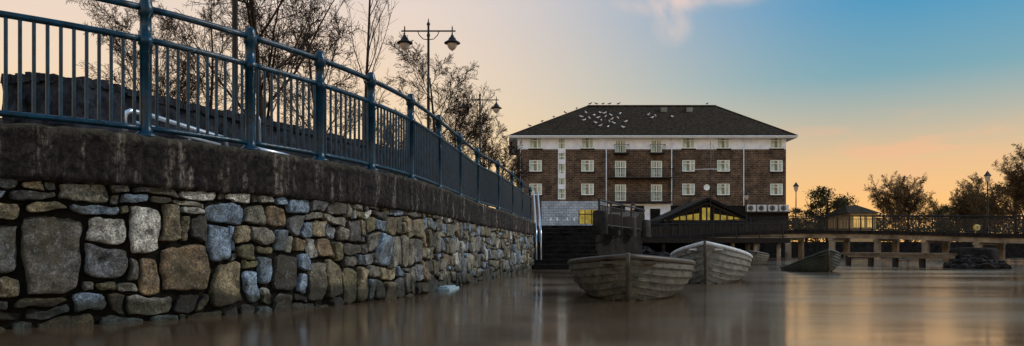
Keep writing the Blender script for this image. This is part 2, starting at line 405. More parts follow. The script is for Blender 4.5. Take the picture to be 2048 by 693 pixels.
mb=MB(); mb.add([(-3000,-500,0),(3000,-500,0),(3000,3000,0),(-3000,3000,0)],[(0,1,2,3)])
o=mb.finish('water',water_mat()); o['kind']='structure'

# ---------------------------------------------------------------- steps
st=thing('river_steps','dark stone steps leading down to the water beside the wall','steps',(0,0,0))
mb=MB()
for k in range(9):
    mb.box((.78,26.6+k*.33,-.5),(3.2-.02*k,29.8,.17*(k+1)+.02))
mb.finish('step_flight',M['quaydark'],st)
mb=MB()
for k in range(9):
    mb.box((.79,26.575+k*.33,.17*(k+1)-.005),(3.19-.02*k,26.9+k*.33,.17*(k+1)+.024))
mb.finish('painted_lit_nosings',M['stepstone'],st)  # light on the step edges, put in as a lighter stone colour
for xx in (.86,1.02):
    mb=MB(); mb.tube([(xx,26.3,.35),(xx,26.5,1.3),(xx,26.62,1.42),(xx,29.5,3.0),(xx,29.9,3.05),(xx,29.95,1.7)],.028,8)
    mb.tube([(xx,28,1.0),(xx,28,2.15)],.022,8)
    mb.finish('handrail',M['steel'],st,smooth=True)
mb=MB()
def rough_block(mb,c,w,dp,h):
    prof=[(.50,0),(.52,.08),(.50,.5),(.49,.9),(.44,.985),(.2,1.0)]
    vs=[];n=12
    for r,z in prof:
        for k in range(n):
            t=2*math.pi*(k+.5)/n; ct,st_=math.cos(t),math.sin(t); s_=1/max(abs(ct),abs(st_))**.7
            q=Vector((ct*r*s_*w,st_*r*s_*dp,z*h)); q+=Vector((1,1,.5))*noise.noise(q*4+Vector(c))*.03
            vs.append(q)
    fs=[(j*n+k,j*n+(k+1)%n,(j+1)*n+(k+1)%n,(j+1)*n+k) for j in range(len(prof)-1) for k in range(n)]
    fs.append(tuple((len(prof)-1)*n+k for k in range(n)))
    mb.add(vs,fs)
rough_block(mb,(0,0,0),.62,.6,1.0)
bl=mb.finish('stone_bollard',M['stepstone'],None,smooth=True); top(bl,'dark weathered stone bollard on the quay edge','bollard','bollards along the quay edge')
bpos=[(3.25,30.6),(3.75,32.4),(4.6,34.2),(5.6,36.0),(6.6,37.8)]
bl.location=(*[bpos[0][0]+.35,bpos[0][1]],LZ-.35)
for i,(x,y) in enumerate(bpos[1:]):
    c=bl.copy(); COL.objects.link(c); c.location=(x+.1,y+.5,LZ-.3); c.rotation_euler=(0,0,i*1.3); c.scale=(1,1,U(.85,1.05))

# ---------------------------------------------------------------- promenade parapet & ramp handrails
path=[(-6.08,9.15,2.68),(-5.35,9.1,2.68),(-4.95,10.1,2.64),(-4.1,11.7,2.64),(-3.3,13.4,2.64),(-2.35,15.6,2.64),(-2.1,18.5,2.5),(-1.8,22,2.4)]
mb=MB(); th=.35
dp=[]
for i in range(len(path)-1):
    for k in range(12):
        t=k/12; dp.append(tuple(path[i][j]*(1-t)+path[i+1][j]*t for j in range(3)))
dp.append(path[-1]); vs=[]
zs_=[0,.125,.25,.375,.5,.625,.75,.875,1.0]
for i,(x,y,z) in enumerate(dp):
    a=Vector(dp[min(i+1,len(dp)-1)][:2])-Vector(dp[max(i-1,0)][:2]); a.normalize(); nn=Vector((a.y,-a.x))*th/2
    for q in zs_:
        zz=1.6+(z-1.6)*q; r_=noise.noise(Vector((x*5,y*5,zz*5)))*.09+noise.noise(Vector((x*14,y*14,zz*14)))*.05
        vs.append((x+nn.x*(1+r_*4),y+nn.y*(1+r_*4),zz+(r_*.5 if q>0 else 0)))
    vs+=[(x-nn.x,y-nn.y,z),(x-nn.x,y-nn.y,1.6)]
kk=len(zs_)+2; fs=[]
for i in range(len(dp)-1):
    for j in range(kk-1): fs.append((i*kk+j,i*kk+kk+j,i*kk+kk+1+j,i*kk+1+j))
fs+=[tuple(range(kk)),tuple((len(dp)-1)*kk+q for q in range(kk-1,-1,-1))]
mb.add(vs,fs)
par=thing('promenade_wall','low dark rubble wall beside the promenade path','wall')
mb.finish('masonry',M['parapet'],par)
mb=MB()
for i in range(0,len(dp)-1):
    x,y,z=dp[i]; x2,y2,z2=dp[i+1]; jz=U(-.02,.02)
    mb.beam((x,y,z+.02+jz),(x+(x2-x)*.95,y+(y2-y)*.95,z2+.02+jz+U(-.01,.01)),.42,U(.07,.12))
mb.finish('capstones',M['cap'],par)
def P3(x,y,d): return (PX(x,d),d,PZ(y,d))
hr=thing('ramp_handrail','curved white steel handrail on the promenade ramp','handrail',group='ramp handrails')
mb=MB(); mb.tube([P3(250,262,8.6),P3(249,236,8.6),P3(252,226,8.6),P3(262,222,8.65),P3(290,228,8.9),P3(360,250,9.6),P3(450,277,10.3),P3(455,300,10.3)],.028,8)
mb.tube([P3(270,245,8.7),P3(360,270,9.6),P3(440,290,10.2)],.02,8)
for x,y,dd in ((300,232,9.0),(380,256,9.8)): mb.tube([P3(x,y,dd),(PX(x,dd),dd,1.67)],.02,6)
mb.finish('rail_tube',M['steel'],hr,smooth=True)
hr=thing('ramp_handrail','short white steel handrail end near the railing','handrail',group='ramp handrails')
mb=MB(); mb.tube([P3(508,290,10.4),P3(508,238,10.4),P3(514,226,10.4),P3(518,240,10.4),P3(519,285,10.6)],.024,8)
mb.tube([P3(505,296,10.4),P3(560,308,11),P3(640,330,12)],.03,8)
mb.finish('rail_tube',M['steel'],hr,smooth=True)

# ---------------------------------------------------------------- street lamps
def lantern(parent,c,s=1.0):
    mb=MB(); mb.lathe([(.02,.10*s),(.025,.04*s),(.05*s,.03*s),(.06*s,-.02*s),(.11*s,-.06*s),(.13*s,-.12*s),(.17*s,-.15*s),(.255*s,-.20*s),(.26*s,-.225*s),(.17*s,-.235*s)],c,14)
    mb.tube([(c[0],c[1],c[2]+.1*s),(c[0],c[1],c[2]+.16*s)],[.02,.012],6)
    h=mb.finish('lantern',M['black'],parent,smooth=True)
    mb=MB(); mb.lathe([(.165*s,-.235*s),(.16*s,-.29*s),(.13*s,-.36*s),(.08*s,-.42*s),(.02*s,-.45*s),(.02*s,-.47*s)],c,12)
    mb.finish('lantern_glass',M['glassy'],h,smooth=True)
def double_lamp(loc,H):
    e=thing('street_lamp','tall black street lamp with two hanging lanterns','street lamp',loc,'black lamps along the promenade')
    mb=MB(); mb.lathe([(.12,0),(.12,.5),(.10,.55),(.10,.9),(.055,1.0),(.05,1.3),(.045,H*.6),(.055,H*.6+.03),(.038,H*.6+.08),(.036,H-.55),(.055,H-.5),(.034,H-.42),(.032,H-.2),(.06,H-.15),(.02,H-.08),(.012,H),(.001,H+.03)],(0,0,0),10)
    mb.finish('pole',M['black'],e,smooth=True)
    mb=MB()
    mb.tube([(-.78,0,H-.36),(.78,0,H-.36)],.024,6)
    for s_ in (-1,1):
        mb.tube([(0,0,H-.62),(s_*.16,0,H-.60),(s_*.28,0,H-.48),(s_*.32,0,H-.37)],.014,5)
        mb.lathe([(.0,-.03),(.035,0),(0,.03)],(s_*.80,0,H-.36),8)
        mb.tube([(s_*.72,0,H-.36),(s_*.72,0,H-.25),(s_*.72,0,H-.20)],[.02,.02,.005],5)
    mb.finish('crossarm',M['black'],e,smooth=True)
    for s_ in (-1,1): lantern(e,(s_*.72,0,H-.52),.95)
    return e
double_lamp((-2.53,22.7,LZ),6.0)
double_lamp((-1.41,33,LZ),6.0)
double_lamp((PX(470,12.2),12.2,LZ),6.0)
def single_lamp(loc,H):
    e=thing('street_lamp','black lamp post with a single lantern by the bridge','street lamp',loc,'single lantern posts')
    mb=MB(); mb.lathe([(.10,0),(.10,.4),(.06,.5),(.05,H*.5),(.035,H-.55),(.06,H-.5),(.05,H-.45)],(0,0,0),10)
    mb.finish('pole',M['black'],e,smooth=True)
    mb=MB(); mb.lathe([(.05,H-.45),(.13,H-.42),(.22,H-.02)],(0,0,0),6); mb.finish('lantern_glass',M['glassy'],e)
    mb=MB(); mb.lathe([(.27,H-.02),(.27,H+.02),(.15,H+.16),(.12,H+.22),(.03,H+.32),(.0,H+.42)],(0,0,0),6); mb.finish('lantern_roof',M['black'],e)
    return e

# ---------------------------------------------------------------- trees
def grow(mbs,p,d,L,r,lvl,P):
    mbt=mbs[0] if lvl==0 else mbs[1]
    nseg=P['seg'][lvl]; pts=[p.copy()]; rad=[r]; dirs=[d.copy()]
    q=p.copy(); dd=d.copy(); end=P['taper'][lvl]
    for i in range(nseg):
        dd=dd+Vector((U(-1,1),U(-1,1),U(-1,1)))*P['wob'][lvl]+Vector((0,0,P['up'][lvl])); dd.normalize()
        q=q+dd*(L/nseg); pts.append(q.copy()); dirs.append(dd.copy()); rad.append(max(P['rmin']*.8,r*(1-(1-end)*(i+1)/nseg)))
    mbt.tube(pts,rad,P['n'][lvl],0,cap=(lvl==0))
    if lvl>=P['lv']: return
    nc=P['nc'][lvl]
    for k in range(nc):
        t=P['st'][lvl]+(1-P['st'][lvl])*((k+R())/nc); t=min(t,.995)
        i=min(int(t*nseg),nseg-1); ft=t*nseg-i
        pp=pts[i].lerp(pts[i+1],ft); bd=dirs[i+1]; rr=rad[i]*(1-ft)+rad[i+1]*ft
        ax=Vector((U(-1,1),U(-1,1),U(-1,1))); ax=(ax-bd*ax.dot(bd)).normalized()
        ang=math.radians(U(*P['ang'][lvl]))
        nd=(bd*math.cos(ang)+ax*math.sin(ang)).normalized()
        ll=L*P['ratio'][lvl]*U(.7,1.15)*((1-.4*t) if lvl>0 else (P['l0'](t)))
        grow(mbs,pp,nd,ll,max(rr*P['rr'],P['rmin']),lvl+1,P)
def make_tree(loc,H,P,seed,label,group,tm='twig',lean=(0,0)):
    random.seed(seed)
    e=thing('tree',label,'tree',loc,group)
    a,b=MB(),MB()
    grow((a,b),Vector((0,0,-.1)),Vector((lean[0],lean[1],1)).normalized(),H*P['trunk'],P['r0'],0,P)
    a.finish('trunk',M['bark'],e,smooth=True); b.finish('crown',M[tm],e,smooth=True)
    return e
PB=dict(lv=4,seg=[7,6,4,3,2],wob=[.07,.12,.16,.18,.2],up=[.02,.07,.04,.02,.0],taper=[.25,.25,.35,.5,.6],n=[9,5,4,3,3],nc=[13,10,8,5,0],st=[.25,.15,.12,.1,0],ang=[(30,65),(25,55),(28,60),(28,65)],ratio=[.62,.52,.52,.55],rr=.45,rmin=.004,r0=.085,trunk=.82,l0=lambda t:1-.45*t)
G1='bare winter trees along the promenade'
make_tree((PX(528,14),14,LZ),6.6,dict(PB,r0=.085,nc=[17,11,7,4,0],st=[.20,.15,.12,.1,0],ratio=[.62,.55,.52,.55],rr=.48,rmin=.0045,ang=[(35,75),(25,55),(28,60),(28,65)]),12,'bare winter tree with wide spreading crown behind the railing',G1)
make_tree((PX(722,17),17,LZ),7.0,dict(PB,nc=[14,6,5,0,0],lv=3,ratio=[.34,.45,.5,.5],ang=[(18,34),(20,40),(30,50),(30,60)],r0=.05,trunk=.95),5,'slender bare sapling with upright branches',G1)
make_tree((PX(868,26),26,LZ),6.2,dict(PB,rmin=.0065,r0=.09),23,'bare winter tree with fine rounded crown beside a lamp',G1)
make_tree((PX(920,36),36,LZ),6.6,dict(PB,rmin=.008,r0=.10),31,'bare winter tree with fine twigs',G1)
make_tree((PX(972,40),40,LZ),6.0,dict(PB,rmin=.009,r0=.10),37,'bare winter tree with fine twigs',G1)
make_tree((PX(1000,46),46,LZ),5.6,dict(PB,rmin=.010,r0=.10),41,'bare winter tree with fine twigs',G1)
make_tree((PX(300,19),19,LZ),5.8,dict(PB,rmin=.0055,r0=.07),43,'bare bushy winter tree behind the dark wall',G1)
make_tree((PX(650,20),20,LZ),5.9,dict(PB,rmin=.006,r0=.08),47,'bare bushy winter tree behind the dark wall',G1)
make_tree((PX(405,22),22,LZ),7.2,dict(PB,rmin=.006,r0=.08),53,'bare bushy winter tree behind the dark wall',G1)
make_tree((PX(790,30),30,LZ),4.6,dict(PB,rmin=.007,r0=.07),59,'small bare winter tree beside the promenade',G1)
PR=dict(PB,lv=4,seg=[5,6,4,3,2],nc=[18,12,10,7,0],rmin=.017,r0=.30,trunk=.40,ratio=[1.20,.46,.50,.60],ang=[(5,85),(25,55),(28,60),(30,70)],up=[.02,.03,.02,.01,0],wob=[.05,.10,.16,.2,.2],st=[.42,.22,.12,.1,0],rr=.45,l0=lambda t:1.0)
G2='trees beyond the bridge'
make_tree((PX(1815,98),98,LZ),11.2,PR,64,'broad round bare tree with dense twigs against the sunset',G2,'twigwarm')
make_tree((PX(1972,92),92,LZ),9.2,PR,67,'large bare tree with dense twigs beyond the bridge',G2,'twigwarm')
make_tree((PX(2055,80),80,LZ),11.0,PR,71,'large bare tree with dense twigs beyond the bridge',G2,'twigwarm')
make_tree((PX(1915,118),118,LZ),11.5,PR,73,'bare tree with dense twigs beyond the bridge',G2,'twigwarm')
def leafy(loc,H,Wd,seed,label,nl=5200):
    random.seed(seed); e=thing('tree',label,'tree',loc,G2)
    a=MB(); a.tube([(0,0,-.1),(.1,0,H*.3),(0,.1,H*.6),(0,0,H*.8)],[.28,.22,.14,.05],8)
    for k in range(9):
        t=2*math.pi*k/9; a.tube([(0,0,H*(.2+.05*k)),(math.cos(t)*Wd*.2,math.sin(t)*Wd*.2,H*(.3+.05*k)),(math.cos(t)*Wd*.38,math.sin(t)*Wd*.38,H*(.38+.055*k))],[.1,.07,.02],5)
    a.finish('trunk',M['bark'],e,smooth=True)
    b=MB(); cl=[]
    for k in range(34):
        t=U(0,6.283); z=U(.22,.95); rr=Wd*.5*math.sqrt(max(.05,1-((z-.5)/.52)**2))*U(.3,1)
        cl.append((Vector((math.cos(t)*rr,math.sin(t)*rr,H*z)),U(.45,1.1)))
    for k in range(nl):
        c,s=random.choice(cl); v=Vector((random.gauss(0,1),random.gauss(0,1),random.gauss(0,.7)))*s*.55
        p=c+v; q=[Vector((U(-1,1),U(-1,1),U(-1,1)))*.16 for _ in range(3)]
        b.add([p+x for x in q],[(0,1,2)])
    b.finish('crown',M['leaf'],e)
leafy((PX(1655,95),95,LZ),7.2,6.0,83,'rounded dark evergreen tree beyond the bridge',7500)
leafy((PX(1612,120),120,LZ),6.0,7,89,'dark evergreen tree beyond the bridge',4500)
leafy((PX(2030,100),100,LZ),8.5,13,97,'dark evergreen tree beyond the bridge',8000)
leafy((PX(1935,104),104,LZ),6.0,11,98,'dark evergreen tree beyond the bridge',6000)
random.seed(5); mb=MB()
for k in range(19000):
    x=U(36,150); y=130+U(0,25)
    h=3.9+3.0*max(0,noise.noise(Vector((x*.08,0,2)))+.35)+1.0*noise.noise(Vector((x*.5,3,2)))
    p=Vector((x,y,LZ+h*math.sqrt(R()))); q=[Vector((U(-1,1),U(-.5,.5),U(-1,1)))*.40 for _ in range(3)]
    mb.add([p+a for a in q],[(0,1,2)])
for k in range(5000):
    x=U(-70,-2); y=120+U(0,20)
    p=Vector((x,y,LZ+(3.5+noise.noise(Vector((x*.1,0,2)))*2)*math.sqrt(R()))); q=[Vector((U(-1,1),U(-.5,.5),U(-1,1)))*.5 for _ in range(3)]
    mb.add([p+a for a in q],[(0,1,2)])
o=mb.finish('distant_wood',M['leaf']); o['kind']='stuff'; top(o,'dark distant wood along the far bank','wood')

# ---------------------------------------------------------------- hotel
random.seed(99)
HD=88.2; S=F/HD
def hx(x): return (x-1024)/S
def hz(y): return (504-y)/S+CH
hotel=thing('hotel','four storey brown brick building with white band and slate roof','building',(0,0,0))
X0,X1=hx(1035),hx(1572); ZT=hz(272); ZB=LZ-.1
wins=[(x,y) for x in (1071,1175,1377,1447,1553) for y in (286,332,379)]
ops=[]
for x,y in wins:
    ops.append((hx(x-12.5),hx(x+12.5),hz(y+11.5),hz(y-11.5)))
doors=[(x,a,b) for x in (1241,1313) for a,b in ((280,306),(322,355),(369,403))]
for x,a,b in doors: ops.append((hx(x-11),hx(x+11),hz(b),hz(a)))
ops.append((hx(1116),hx(1131),hz(399),hz(277)))
def wall_open(mb,x0,x1,z0,z1,y,ops,split,dep=.18):
    xs=sorted(set([x0,x1]+[v for o in ops for v in o[:2]])); zs=sorted(set([z0,z1,split]+[v for o in ops for v in o[2:]]))
    for i in range(len(xs)-1):
        for j in range(len(zs)-1):
            cx=(xs[i]+xs[i+1])/2; cz=(zs[j]+zs[j+1])/2
            if any(o[0]<cx<o[1] and o[2]<cz<o[3] for o in ops): continue
            mb.add([(xs[i],y,zs[j]),(xs[i+1],y,zs[j]),(xs[i+1],y,zs[j+1]),(xs[i],y,zs[j+1])],[(0,1,2,3)],1 if cz>split else 0)
    for a,b,c,d in ops:
        mb.add([(a,y,c),(b,y,c),(b,y,d),(a,y,d),(a,y+dep,c),(b,y+dep,c),(b,y+dep,d),(a,y+dep,d)],[(0,4,5,1),(1,5,6,2),(2,6,7,3),(3,7,4,0)],2)
mb=MB(); wall_open(mb,X0,X1,ZB,ZT,HD,ops,hz(299))
DB=HD+14
mb.add([(X0,HD,ZB),(X0,DB,ZB),(X0,DB,ZT),(X0,HD,ZT)],[(3,2,1,0)],0)
mb.add([(X1,HD,ZB),(X1,DB,ZB),(X1,DB,ZT),(X1,HD,ZT)],[(0,1,2,3)],0)
mb.add([(X0,DB,ZB),(X1,DB,ZB),(X1,DB,ZT),(X0,DB,ZT)],[(3,2,1,0)],0)
mb.finish('wall',[M['brick'],M['white'],M['frame']],hotel)
mb=MB(); e0,e1=hx(1018),hx(1590); ez=hz(274); ey0=HD-.8; ey1=DB+1.0; ym=(ey0+ey1)/2
sy=F/ym; rx0=(1175-1024)/sy; rx1=(1432-1024)/sy; rz=(504-213)/sy+CH
mb.add([(e0,ey0,ez),(e1,ey0,ez),(e1,ey1,ez),(e0,ey1,ez),(rx0,ym,rz),(rx1,ym,rz)],[(0,1,5,4),(1,2,5),(2,3,4,5),(3,0,4)],0)
rf=mb.finish('roof',[M['roof']],hotel)
mb=MB(); mb.tube([(rx0,ym,rz+.03),(rx1,ym,rz+.03)],.14,6)
for a,b in (((e0,ey0,ez),(rx0,ym,rz)),((e1,ey0,ez),(rx1,ym,rz))): mb.tube([a,b],.1,5)
mb.finish('ridge_tiles',M['roof'],rf)
for x in (rx0+9,rx0+12.2):
    mb=MB(); mb.box((x,ym-1.6,rz-1.0),(x+.8,ym-1.0,rz-.45)); mb.finish('roof_vent',M['pane'],rf)
mb=MB(); mb.box((e0,ey0,ez-.22),(e1,ey1,ez-.01)); mb.finish('soffit',M['frame'],rf)
mb=MB(); mb.tube([(e0,ey0-.07,ez-.06),(e1,ey0-.07,ez-.06)],.075,6); mb.finish('gutter',M['white'],rf)
def window_obj(w,h,mullions,rows,sill=False):
    mb=MB(); t=.10
    mb.box((-w/2,-.05,-h/2),(-w/2+t,.03,h/2)); mb.box((w/2-t,-.05,-h/2),(w/2,.03,h/2))
    mb.box((-w/2+t,-.05,h/2-t),(w/2-t,.03,h/2)); mb.box((-w/2+t,-.05,-h/2),(w/2-t,.03,-h/2+t))
    for m_ in mullions: mb.box((m_*w-.05,-.045,-h/2+t),(m_*w+.05,.02,h/2-t))
    for r_ in rows: mb.box((-w/2+t,-.042,r_*h-.03),(w/2-t,.018,r_*h+.03))
    f=mb.finish('window',M['frame'],hotel)
    mb=MB(); mb.add([(-w/2+t,.0,-h/2+t),(w/2-t,.0,-h/2+t),(w/2-t,0,h/2-t),(-w/2+t,0,h/2-t)],[(0,1,2,3)])
    mb.finish('window_pane',M['pane'],f)
    mb=MB()
    for sx in (-1,1):
        n=8
        for k in range(n):
            a=sx*(w/2-t-k*w*.30/n); b=sx*(w/2-t-(k+1)*w*.30/n)
            mb.add([(a,-.006-.008*(k%2),-h/2+t),(b,-.006-.008*((k+1)%2),-h/2+t),(b,-.006-.008*((k+1)%2),h/2-t),(a,-.006-.008*(k%2),h/2-t)],[(0,1,2,3)])
    mb.finish('curtain',M['curtain'],f)
    if sill:
        mb=MB(); mb.box((-w/2-.1,-.24,-h/2-.14),(w/2+.1,-.125,-h/2-.004)); mb.finish('sill',M['darkwood'],f)
    return f
def copy_part(o,loc):
    c=o.copy(); COL.objects.link(c); c.parent=hotel; c.location=loc
    for ch in [k for k in bpy.data.objects if k.parent==o]:
        k=ch.copy(); COL.objects.link(k); k.parent=c
    return c
w0=window_obj(25/S,23/S,[.14],[.2],True)
for i,(x,y) in enumerate(wins):
    loc=(hx(x),HD+.12,hz(y))
    if i==0: w0.location=loc
    else: copy_part(w0,loc)
d0=None
for i,(x,a,b) in enumerate(doors):
    if i%3==0: 
        ob=window_obj(22/S,(b-a)/S,[0],[.1]); ob.name='balcony_door'; ob.location=(hx(x),HD+.12,(hz(a)+hz(b))/2)
    else:
        if d0 is None:
            d0=window_obj(22/S,(b-a)/S,[0],[.1,-.25]); d0.name='balcony_door'; d0.location=(hx(x),HD+.12,(hz(a)+hz(b))/2)
        else: copy_part(d0,(hx(x),HD+.12,(hz(a)+hz(b))/2))
ob=window_obj(15/S,122/S,[],[-.40,-.28,-.16,-.04,.08,.2,.32,.42]); ob.name='stair_window'; ob.location=(hx(1123.5),HD+.12,hz(338))
for y in (300,322,350,372):
    mb=MB(); mb.box((hx(1116),HD-.02,hz(y+7)),(hx(1131),HD+.06,hz(y-3))); mb.finish('stair_panel',M['white'],hotel)
for x in (1212.5,1343,1487,1041):
    mb=MB(); mb.tube([(hx(x),HD-.10,ZB),(hx(x),HD-.10,ZT-.2)],.06 if x!=1041 else .04,6); mb.finish('downpipe',M['white'],hotel,smooth=True)
def balcony(xa,xb,ybase,ytop):
    mb=MB(); za=hz(ybase); zt=hz(ytop); a=hx(xa); b=hx(xb); y0=HD-.9
    mb.box((a,y0,za-.12),(b,HD-.005,za))
    mb.box((a,y0,zt-.05),(b,y0+.05,zt)); mb.box((a,y0,zt-.05),(a+.05,HD-.01,zt-.002)); mb.box((b-.05,y0,zt-.05),(b,HD-.01,zt-.002))
    n=int((b-a)/.14)
    for k in range(n+1): 
        x=a+(b-a)*k/n; mb.tube([(x,y0+.02,za),(x,y0+.02,zt-.04)],.013,4,cap=False)
    mb.finish('balcony',M['black'],hotel)
balcony(1216,1341,356,339); balcony(1216,1341,404,387)
balcony(1227,1256,307,291); balcony(1299,1328,307,291)
mb=MB(); mb.box((hx(1083),HD-.08,ZB),(hx(1157),HD-.003,hz(403))); mb.box((hx(1157),HD-.08,hz(420)),(hx(1195),HD-.003,hz(403))); mb.box((hx(1157),HD-.08,ZB),(hx(1195),HD-.003,hz(448))); mb.box((hx(1195),HD-.08,ZB),(hx(1211),HD-.003,hz(403)))
mb.finish('ground_floor_blockwork',M['greyblock'],hotel)
mb=MB(); mb.box((hx(1157),HD-.03,hz(448)),(hx(1195),HD-.004,hz(420))); gw=mb.finish('lit_window',M['litglass'],hotel,label='ground floor window glowing yellow')
mb=MB()
for x in (1157,1169,1182,1193.5): mb.box((hx(x),HD-.10,hz(448)),(hx(x)+.1,HD-.085,hz(420)))
mb.box((hx(1157),HD-.105,hz(430)),(hx(1195),HD-.087,hz(430)+.1)); mb.finish('window_bars',M['black'],gw)
mb=MB(); mb.box((hx(1216),HD-.06,hz(442)),(hx(1341),HD-.003,hz(408))); mb.finish('ground_floor_render',M['white'],hotel)
for a,b,c,d in ((1224,1250,425,412),(1262,1288,425,412),(1300,1320,440,418),(1218,1224,440,430)):
    mb=MB(); mb.box((hx(a),HD-.12,hz(c)),(hx(b),HD-.063,hz(d))); mb.finish('louvre_opening',M['dark'],hotel)
mb=MB()
mb.box((hx(1212),HD-.15,ZB),(hx(1490),HD-.07,hz(443)))
mb.box((hx(1341.5),HD-.2,hz(443)),(hx(1490),HD-.07,hz(412)))
mb.finish('ground_floor_recess',M['dark'],hotel)
for x in (1100,1113,1133,1147):
    mb=MB(); mb.box((hx(x),HD-.12,hz(442)),(hx(x+3),HD-.083,hz(436))); mb.finish('wall_vent',M['frame'],hotel)
ac=thing('air_conditioner','white boxed air conditioning unit with round fan grille on a ledge','air conditioner',(hx(1498),HD-.9,hz(424)),'row of air conditioning units')
w=18/S;h=13/S
mb=MB(); mb.box((-w/2,0,0),(w/2,.4,h)); mb.finish('casing',M['acwhite'],ac)
mb=MB(); mb.tube([(-w*.1,-.004,h/2),(-w*.1,-.03,h/2)],h*.42,16)
mb.finish('fan_grille',M['dark'],ac)
mb=MB()
for rr in (.14,.26): 
    mb.tube([(-w*.1+math.cos(t)*rr,-.04,h/2+math.sin(t)*rr) for t in [k*math.pi/8 for k in range(17)]],.012,4)
mb.finish('fan_guard',M['acwhite'],ac)
for x in (1519,1541,1563): copy_tree(ac,(hx(x),HD-.9,hz(424)))
mb=MB(); mb.box((hx(1487.5),HD-1.1,hz(428)),(hx(1574),HD-.01,hz(424.4))); mb.box((hx(1487.5),HD-.5,ZB),(hx(1574),HD-.01,hz(428)))
mb.finish('service_ledge',M['darkwood'],hotel)
mb=MB(); c=Vector((hx(1411),HD-.5,hz(376))); vs=[];fs=[]
for j in range(5):
    for k in range(14):
        t=2*math.pi*k/14; r_=.36*j/4+.001; vs.append(c+Vector((math.cos(t)*r_,r_*r_*-.5,math.sin(t)*r_)))
for j in range(4):
    for k in range(14): fs.append((j*14+k,j*14+(k+1)%14,(j+1)*14+(k+1)%14,(j+1)*14+k))
mb.add(vs,fs); mb.tube([c,c+Vector((0,.5,-.1))],.03,5); mb.tube([c+Vector((0,0,-.35)),c+Vector((0,-.4,0))],.012,4)
mb.finish('satellite_dish',M['frame'],hotel,smooth=True)

def gull(mat,label,grp):
    mb=MB()
    mb.tube([(-.26,0,.15),(-.18,0,.16),(-.05,0,.17),(.08,0,.19),(.15,0,.24),(.19,0,.29),(.24,0,.30),(.28,0,.29),(.33,0,.28)],[.012,.04,.085,.085,.06,.05,.055,.03,.006],8)
    mb.tube([(-.02,.03,.1),(-.02,.03,0)],.008,4); mb.tube([(-.02,-.03,.1),(-.02,-.03,0)],.008,4)
    for s_ in (-1,1): mb.add([(.08,s_*.08,.20),(-.05,s_*.10,.23),(-.30,s_*.02,.17),(-.08,s_*.09,.12)],[(0,1,2,3)])
    o=mb.finish('gull',mat,None,smooth=True); top(o,label,'bird',grp); return o
g0=gull(M['gull'],'white gull resting on the slate roof','gulls on the roof'); g1=gull(M['gulldark'],'dark bird perched on the roof ridge','birds on the roof ridge')
random.seed(12)
gl=[(1163,236),(1172,228),(1179,239),(1188,233),(1196,238),(1201,228),(1203,243),(1211,236),(1219,246),(1222,233),(1228,249),(1236,239),(1240,230),(1247,257),(1216,256),(1201,254),(1168,243),(1297,232),(1304,238),(1311,235),(1345,236),(1192,248),(1224,241),(1209,229),(1251,246)]
sl=(rz-ez)/(ym-ey0)
for i,(x,y) in enumerate(gl):
    k_=(504-y)/F; Y=(CH-ez+ey0*sl)/(sl-k_); z=ez+(Y-ey0)*sl
    o=g0 if i==0 else g0.copy()
    if i: COL.objects.link(o)
    o.location=((x-1024)/F*Y,Y,z-.01); o.rotation_euler=(0,0,U(0,6.28)); o.scale=(.95,)*3
for i,t in enumerate([.02,.07,.12,.17,.24,.93]+[-1,-2,-3,-4,-5]):
    o=g1 if i==0 else g1.copy()
    if i: COL.objects.link(o)
    if t>=0: o.location=(rx0+(rx1-rx0)*t,ym,rz+.16)
    else:
        f=-t*.15+.1; o.location=(e0+(rx0-e0)*f,ey0+(ym-ey0)*f,ez+(rz-ez)*f+.1)
    o.rotation_euler=(0,0,U(0,6.28)); o.scale=(.95,)*3

# ---------------------------------------------------------------- pavilion
PD=74.0; s=F/PD
def px(x): return (x-1024)/s
def pz(y): return (504-y)/s+CH
pav=thing('glass_pavilion','dark gabled timber pavilion with yellow lit glass front','pavilion',(0,0,0))
ax=px(1413); az=pz(396); l=px(1318); r=px(1508); ezz=pz(440)
mb=MB(); th=.28
for (xa,za,xb,zb) in ((l,ezz,ax,az),(ax,az,r,ezz)):
    mb.add([(xa,PD-.8,za),(xb,PD-.8,zb),(xb,PD+9,zb),(xa,PD+9,za),(xa,PD-.8,za-th),(xb,PD-.8,zb-th),(xb,PD+9,zb-th),(xa,PD+9,za-th)],[(0,1,2,3),(7,6,5,4),(0,4,5,1),(3,2,6,7),(0,3,7,4),(1,5,6,2)])
mb.finish('roof',M['dark'],pav)
mb=MB(); gl_,gr=px(1332),px(1494); sl2=(az-ezz)/(ax-l)
zl=ezz+sl2*(gl_-l)-th
mb.add([(gl_,PD,pz(474)),(gr,PD,pz(474)),(gr,PD,zl),(ax,PD,az-th-.02),(gl_,PD,zl)],[(0,1,2,3,4)])
mb.finish('glazing',M['dark'],pav)
for a,b,c,d in ((1342,1398,443,427),(1404,1420,443,416),(1428,1486,443,428)):
    mb=MB(); zt_=lambda x:az-th-abs(px(x)-ax)*sl2-.08
    za,zb=min(pz(d),zt_(a)),min(pz(d),zt_(b))
    mb.add([(px(a),PD-.02,pz(c)),(px(b),PD-.02,pz(c)),(px(b),PD-.02,zb),(px(a),PD-.02,za)],[(0,1,2,3)])
    mb.finish('lit_pane',M['litglass'],pav,label='upper pane glowing yellow')
mb=MB()
for k in range(13):
    x=px(1332+k*13.5); zt=az-th-abs(x-ax)*sl2-.02
    mb.box((x-.07,PD-.10,LZ),(x+.07,PD-.035,zt))
for y in (443,458,472): mb.box((gl_,PD-.13,pz(y)),(gr,PD-.102,pz(y)+.12))
mb.beam((l+.6,PD-.2,ezz-th+.1),(ax,PD-.2,az-th-.25),.1,.2); mb.beam((ax,PD-.2,az-th-.25),(r-.6,PD-.2,ezz-th+.1),.1,.2)
mb.finish('glazing_bars',M['black'],pav)
